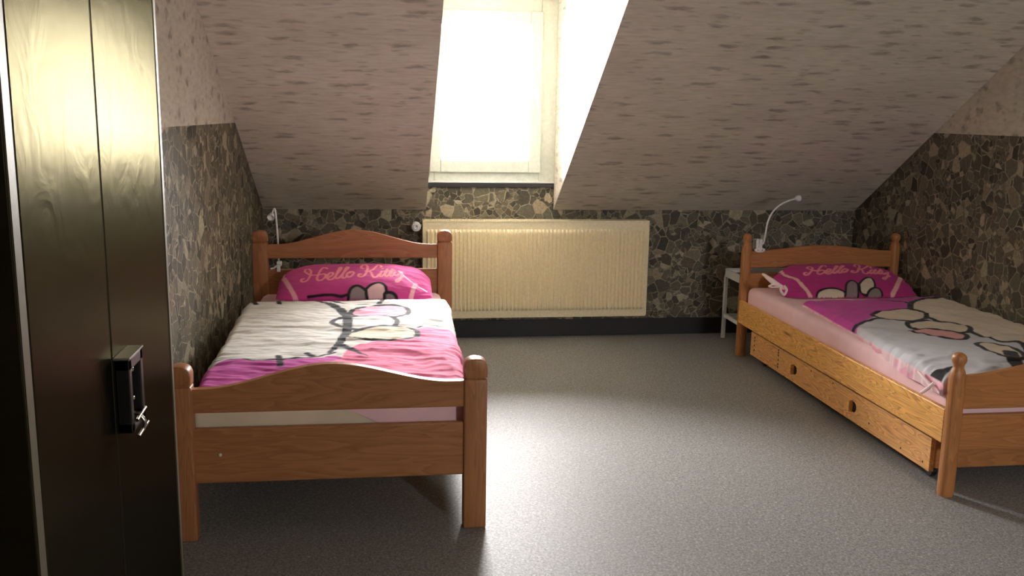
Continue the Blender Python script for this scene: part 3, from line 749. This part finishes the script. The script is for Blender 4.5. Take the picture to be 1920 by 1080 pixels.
# pillows
def pillow(name, bot, top, x0, x1, T, painter, inset=(0, 0), n=(250, 150), tilt_off=.03, crease=.006, seed=0):
    """bot/top: (y, z) of the lower and upper seam; x0..x1 the width"""
    bot = np.array(bot); top = np.array(top); Hh = np.linalg.norm(top-bot); e = (top-bot)/Hh
    nrm = np.array([0, -e[1], e[0]]) if e[0] > 0 else np.array([0, e[1], -e[0]])
    ev = np.array([0, e[0], e[1]])
    if nrm[2] < 0: nrm = -nrm
    nu, nv = n; u = np.sin(np.linspace(-math.pi/2, math.pi/2, nu)); v = np.linspace(-1, 1, nv)
    U, V = [g.ravel() for g in np.meshgrid(u, v)]
    W = x1-x0; cx = (x0+x1)/2; c0 = np.array([cx, *(bot+top)/2])
    px = U*W/2*(1-.07*(1-np.abs(V))**1.0*0-.00)-np.sign(U)*np.abs(U)**3*(inset[0]*np.clip(V, 0, 1)**2+inset[1]*(1-V**2))
    pv = V*Hh/2*(1-.10*np.abs(U)**6)-.045*np.clip(V, 0, 1)*np.abs(U)**5
    th = T*(np.clip(1-np.abs(U)**3.0, 0, 1)**.55)*(np.clip(1-np.abs(V)**2.6, 0, 1)**.55)
    wrk = (fbm(U*5+V*2+seed, V*4-U*2, 13+seed, 3)-.5)*crease*2*(.3+np.abs(U)**2)
    base = c0+np.outer(px, [1, 0, 0])+np.outer(pv, ev)
    Fp = base+np.outer(th+wrk*(th > .004), nrm); Bp = base-np.outer(th*.55, nrm)
    Cf = painter(Fp, c0, ev, nrm)
    P = np.concatenate([Fp, Bp]); C = np.concatenate([Cf, np.tile(np.array(srgb(188, 60, 130)), (len(Bp), 1))])
    idx = np.arange(nu*nv).reshape(nv, nu)
    f1 = np.stack([idx[:-1, :-1], idx[:-1, 1:], idx[1:, 1:], idx[1:, :-1]], -1).reshape(-1, 4)
    faces = f1.tolist()+(f1[:, ::-1]+nu*nv).tolist()
    me = bpy.data.meshes.new(name); me.from_pydata(P.tolist(), [], faces)
    ca = me.color_attributes.new('print', 'FLOAT_COLOR', 'POINT'); ca.data.foreach_set('color', np.concatenate([C, np.ones((len(C), 1))], 1).ravel())
    bm = bmesh.new(); bm.from_mesh(me); bmesh.ops.remove_doubles(bm, verts=bm.verts[:], dist=5e-5); bmesh.ops.recalc_face_normals(bm, faces=bm.faces[:]); bm.to_mesh(me); bm.free()
    me.polygons.foreach_set('use_smooth', [True]*len(me.polygons)); me.materials.append(MAT['print'])
    o = bpy.data.objects.new(name, me); col.objects.link(o)
    org = Vector((cx, float(bot[0]+top[0])/2, float(min(bot[1], top[1])))); me.transform(Matrix.Translation(-org)); o.location = org
    return o
LET = [
 [(215,270),(225,245),(265,235),(295,260),(290,310),(265,355),(230,390),(190,400),(168,380),(180,358),(205,360)],
 [(505,230),(465,215),(430,235),(400,285),(375,340),(380,375),(420,378),(470,350),(488,320),(462,300),(400,308),(330,312),(268,300),(222,275)],
 [(500,352),(545,335),(580,300),(568,280),(540,285),(512,320),(508,352),(530,372),(570,362),(602,338),(640,290),(686,232),(682,212),(662,222),(630,290),(612,340),(630,355),(660,342),(700,300),(740,258),(776,226),(772,208),(748,220),(712,290),(695,335),(714,352),(745,337),(762,318)],
 [(800,270),(768,290),(752,320),(775,340),(815,325),(845,290),(830,270),(805,272),(795,290)],
 [(965,225),(940,215),(960,187),(1000,180),(1024,210),(1012,270),(980,320),(935,337),(903,325),(915,303),(935,305)],
 [(1198,212),(1190,186),(1158,182),(1125,210),(1088,245),(1030,270)],
 [(1000,262),(1030,268),(1066,278),(1082,312),(1104,342),(1140,334),(1168,304)],
 [(1208,262),(1182,312),(1200,332),(1235,308),(1276,238),(1248,312),(1266,332),(1300,306),(1345,238),(1312,312),(1332,330),(1366,306)],
 [(1215,232),(1218,230)], [(1240,262),(1300,257)], [(1312,260),(1372,254)],
 [(1375,278),(1362,308),(1398,316),(1436,292),(1462,268)],
 [(1466,272),(1452,340),(1425,395),(1396,402),(1392,376),(1425,362),(1494,325)],
]
PINKT = srgb(250, 150, 160)
def plane_proj(P, c0, ev, nrm):  # pillow coordinates
    d = P-c0; return np.stack([d[:, 0], d@ev], 1)
def px_to_pillow(pts, c0, ev, nrm, off):
    out = []; Wd, Hd, T = off
    for px, py in pts:
        o_ = T
        for _ in range(8):
            w = on_plane(px, py, c0+nrm*o_, nrm)-c0; a, b = w[0], float(w@ev)
            th = T*max(0, 1-min(1, abs(2*a/Wd))**3)**.55*max(0, 1-min(1, abs(2*b/Hd))**2.6)**.55
            o_ = .5*o_+.5*th
        out.append((a, b))
    return out
BASEP = srgb(204, 66, 142)
def pil_left(P, c0, ev, nrm):
    C = np.tile(np.array(BASEP), (len(P), 1)); Q = plane_proj(P, c0, ev, nrm)
    z = lambda pts: px_to_pillow([(540+x/6.857, 470+y/6.857) for x, y in pts], c0, ev, nrm, (.76, .393, .062))
    pxs = lambda pts: px_to_pillow(pts, c0, ev, nrm, (.76, .393, .062))
    for s in LET: paint(C, stroke(Q, z(s), .0062), PINKT, .0015)
    for pts, fc in (([(800, 560), (830, 490), (890, 462), (960, 500), (1005, 560), (985, 660), (810, 660)], srgb(150, 132, 136)),
                    ([(1022, 500), (1085, 445), (1165, 420), (1225, 450), (1245, 520), (1240, 600), (1180, 650), (1050, 640)], srgb(226, 186, 190)),
                    ([(1262, 600), (1300, 556), (1350, 575), (1372, 640), (1300, 690), (1265, 660)], srgb(140, 122, 128))):
        d = poly(Q, z(pts)); paint(C, d-.016, INKD); paint(C, d, fc)
    paint(C, stroke(Q, z([(260, 622), (420, 610), (560, 606), (680, 585), (780, 560)]), .006), INKD)
    LP = srgb(238, 170, 186)
    paint(C, stroke(Q, pxs([(531, 522), (545, 542), (562, 572)]), .011), LP)
    paint(C, stroke(Q, pxs([(531, 524), (536, 505), (548, 493), (565, 487)]), .004), LP)
    paint(C, stroke(Q, pxs([(779, 532), (772, 552), (764, 575)]), .011), LP)
    paint(C, stroke(Q, pxs([(748, 508), (770, 527), (800, 546)]), .0045), srgb(246, 200, 226))  # highlight along a fold, painted into the pillow colour
    return C
pl1 = pillow('pillow', (-1.215, .485), (-.835, .585), -.520, .240, .062, pil_left, inset=(.045, .0))
tag(pl1, 'magenta pillow with pink script lettering leaning on the left bed headboard', 'pillow', 'magenta lettered pillows')
def pil_right(P, c0, ev, nrm):
    C = np.tile(np.array(srgb(188, 52, 128)), (len(P), 1)); Q = plane_proj(P, c0, ev, nrm)
    def mp(x, y):
        X = 525+(x-168)*.73; rel = y-(375-(x-200)*.042); by = 262-.03*(X-525)
        if X > 1000: by += 42*((X-1000)/470)**1.6
        return (1420+X/6, 470+(by+rel*.60)/6)
    pxs = lambda pts: px_to_pillow(pts, c0, ev, nrm, (.78, .379, .050))
    z = lambda pts: pxs([(1420+x/6, 470+y/6) for x, y in pts])
    for s in LET: paint(C, stroke(Q, pxs([mp(x, y) for x, y in s]), .0065), PINKT, .0015)
    for pts, fc in (([(680, 580), (690, 480), (760, 440), (850, 432), (930, 446), (980, 490), (985, 580)], CREAM),
                    ([(1005, 480), (1015, 380), (1060, 340), (1110, 365), (1125, 440), (1110, 540), (1010, 560)], srgb(150, 132, 128)),
                    ([(1158, 380), (1200, 330), (1260, 308), (1300, 340), (1310, 400), (1290, 470), (1180, 470)], CREAM),
                    ([(1240, 560), (1262, 470), (1330, 425), (1385, 460), (1388, 560)], srgb(142, 134, 124))):
        d = poly(Q, z(pts)); paint(C, d-.012, INKD); paint(C, d, fc)
    LP = srgb(240, 186, 178)
    paint(C, stroke(Q, z([(295, 130), (262, 190), (290, 265), (370, 300), (450, 330), (520, 400), (560, 450), (600, 520)]), .011), LP)
    paint(C, stroke(Q, z([(1620, 290), (1570, 400), (1520, 500)]), .012), LP)
    return C
pl2 = pillow('pillow', (-.985, .425), (-.625, .545), 2.185, 2.965, .050, pil_right, inset=(.14, .0), crease=.012, seed=3)
tag(pl2, 'magenta pillow with pink lettering and pale ribbon tie on the right bed', 'pillow', 'magenta lettered pillows')
def rpt(x, y, yw): return tuple(on_plane(1420+x/6, 470+y/6, (0, yw, 0), np.array([0, 1., 0])))
bm = bmesh.new()
tube(bm, [rpt(60, 262, -.93), rpt(150, 330, -1.0), rpt(240, 395, -1.03), rpt(330, 430, -1.03)], lambda t: .006+.010*math.sin(t*3.0), 10)
tube(bm, [rpt(245, 400, -1.04), rpt(190, 382, -1.04), rpt(130, 398, -1.04), rpt(180, 412, -1.04), rpt(245, 405, -1.04)], .0045, 8)
tube(bm, [rpt(265, 390, -1.05), rpt(262, 440, -1.05), rpt(300, 494, -1.05), rpt(330, 440, -1.05), rpt(300, 395, -1.05)], .007, 8)
obj('ribbon_tie', bm, 'ribbon', pl2, True)
# ribbon ties on the foot corner of the right duvet
# (pale cloth tab hanging over the side rail)
bm = bmesh.new()
def dpt(px, py, x): return tuple(on_plane(px, py, (x, 0, 0), np.array([1., 0, 0])))
tube(bm, [dpt(1722, 697, 2.062), dpt(1735, 712, 2.056), dpt(1748, 727, 2.052), dpt(1750, 734, 2.052)], .006, 8)
tube(bm, [dpt(1728, 736, 2.050), dpt(1740, 728, 2.048), dpt(1752, 718, 2.050)], .007, 8)
obj('ribbon_tab', bm, 'ribbon', dv, True)

# ---------------------------------------------------------------- nightstand
ns_ = empty('nightstand', (2.36, -.31, 0), 'white open metal nightstand with slatted shelf behind the right bed head', 'nightstand')
nx0, nx1, ny0, ny1 = 2.150, 2.57, -.500, -.125
for x in (nx0, nx1-.022):
    for y in (ny0, ny1-.022):
        bm = bmesh.new(); box(bm, x, x+.022, y, y+.022, 0, .445, .002); obj('leg', bm, 'white', ns_)
bm = bmesh.new()
for a in ((nx0, nx0+.012, ny0, ny1), (nx1-.012, nx1, ny0, ny1), (nx0, nx1, ny0, ny0+.012), (nx0, nx1, ny1-.012, ny1)): box(bm, *a, .400, .452, .002)
obj('top_rim', bm, 'white', ns_)
bm = bmesh.new(); box(bm, nx0+.012, nx1-.012, ny0+.012, ny1-.012, .415, .425); o = obj('table_top', bm, 'sill', ns_); o['label'] = 'dark grey inset top'
bm = bmesh.new()
for a in ((nx0, nx0+.014, ny0, ny1), (nx1-.014, nx1, ny0, ny1)): box(bm, *a, .140, .165, .002)
for k in range(6):
    y = ny0+.01+k*(ny1-ny0-.04)/5; box(bm, nx0+.01, nx1-.01, y, y+.02, .148, .158, .002)
obj('shelf', bm, 'white', ns_)

# ---------------------------------------------------------------- clip lamps
def at(px, py, y): return tuple(on_plane(px, py, (0, y, 0), np.array([0, 1., 0])))
# right lamp
ly = BH-.022
lr = empty('clip_lamp', at(1424, 468, ly), 'white gooseneck clip lamp bowing over the right bed headboard', 'lamp', 'white clip lamps')
c0 = at(1424, 466, ly); c1 = at(1424, 448, ly)
bm = bmesh.new(); box(bm, c1[0]-.018, c1[0]-.004, BH-.03, BH-.014, c0[2]-.02, c1[2], .003); box(bm, c1[0]-.003, c1[0]+.016, BH-.035, BH-.016, c0[2]-.02, c1[2], .003)
box(bm, c1[0]-.018, c1[0]+.016, BH-.016, BH+.03, c0[2]+.045, c0[2]+.052, .002); box(bm, c1[0]-.016, c1[0]+.014, BH+.02, BH+.03, c0[2]-.01, c0[2]+.05, .003)
obj('clamp', bm, 'white', lr)
bm = bmesh.new(); lathe(bm, [(.020, -.012), (.024, -.010), (.024, 0), (.020, .002)], (c0[0], BH-.022, c0[2]-.008), 20, 'y')
for v in bm.verts: v.co.x = c0[0]+(v.co.x-c0[0])*1.35; v.co.z = c0[2]-.008+(v.co.z-c0[2]+.008)*.6
for k in (-1, 0, 1): lathe(bm, [(.0028, -.0128), (.0028, -.0110)], (c0[0]+k*.013, BH-.022, c0[2]-.008), 8, 'y', mi=1)
obj('switch_plate', bm, ['white', 'dark'], lr, True)
bm = bmesh.new(); tube(bm, [at(*p, ly-.005) for p in ((1424, 459), (1431, 456), (1435, 440), (1440, 415), (1450, 396), (1465, 383), (1480, 376), (1491, 373))], .0052, 10); obj('gooseneck', bm, 'white', lr, True)
bm = bmesh.new(); e_ = at(1497, 372, ly-.005); lathe(bm, [(.004, -.022), (.010, -.018), (.017, -.008), (.019, .002), (.017, .010), (.010, .015), (.001, .016)], e_, 20, 'x'); obj('lamp_head', bm, 'white', lr, True)
# left lamp
l2 = -.727
ll = empty('clip_lamp', at(520, 494, l2), 'white clip lamp rising behind the left bed headboard with small cone head', 'lamp', 'white clip lamps')
bm = bmesh.new(); tube(bm, [at(*p, l2) for p in ((523, 496), (522, 470), (521, 450), (519, 425), (517, 402), (515, 392), (512.5, 394), (510, 401))], .0050, 10); obj('gooseneck', bm, 'white', ll, True)
bm = bmesh.new(); h = at(509, 404, l2-.004); ax = Vector((-.15, -.85, -.5)).normalized()
prof = [(.006, -.018), (.011, -.012), (.015, 0), (.019, .016), (.0185, .020), (.013, .012), (.001, .006)]
rot = Vector((0, 0, 1)).rotation_difference(ax).to_matrix()
lathe(bm, prof, (0, 0, 0), 18)
for v in bm.verts: v.co = rot@v.co+Vector(h)
obj('lamp_head', bm, 'white', ll, True)
bm = bmesh.new(); c = at(523, 494, l2)
box(bm, c[0]-.010, c[0]+.016, -.745, -.716, c[2]-.012, c[2]+.014, .004); 
box(bm, c[0]-.006, c[0]+.012, -.788, -.770, c[2]-.035, c[2]-.004, .003); box(bm, c[0]-.006, c[0]+.012, -.785, -.73, c[2]-.008, c[2]-.001, .002)
tube(bm, [(c[0]-.005, -.772, c[2]-.004), (c[0]-.020, -.776, c[2]-.016), (c[0]-.038, -.778, c[2]-.020)], .005, 8)
obj('clamp', bm, 'white', ll, True)
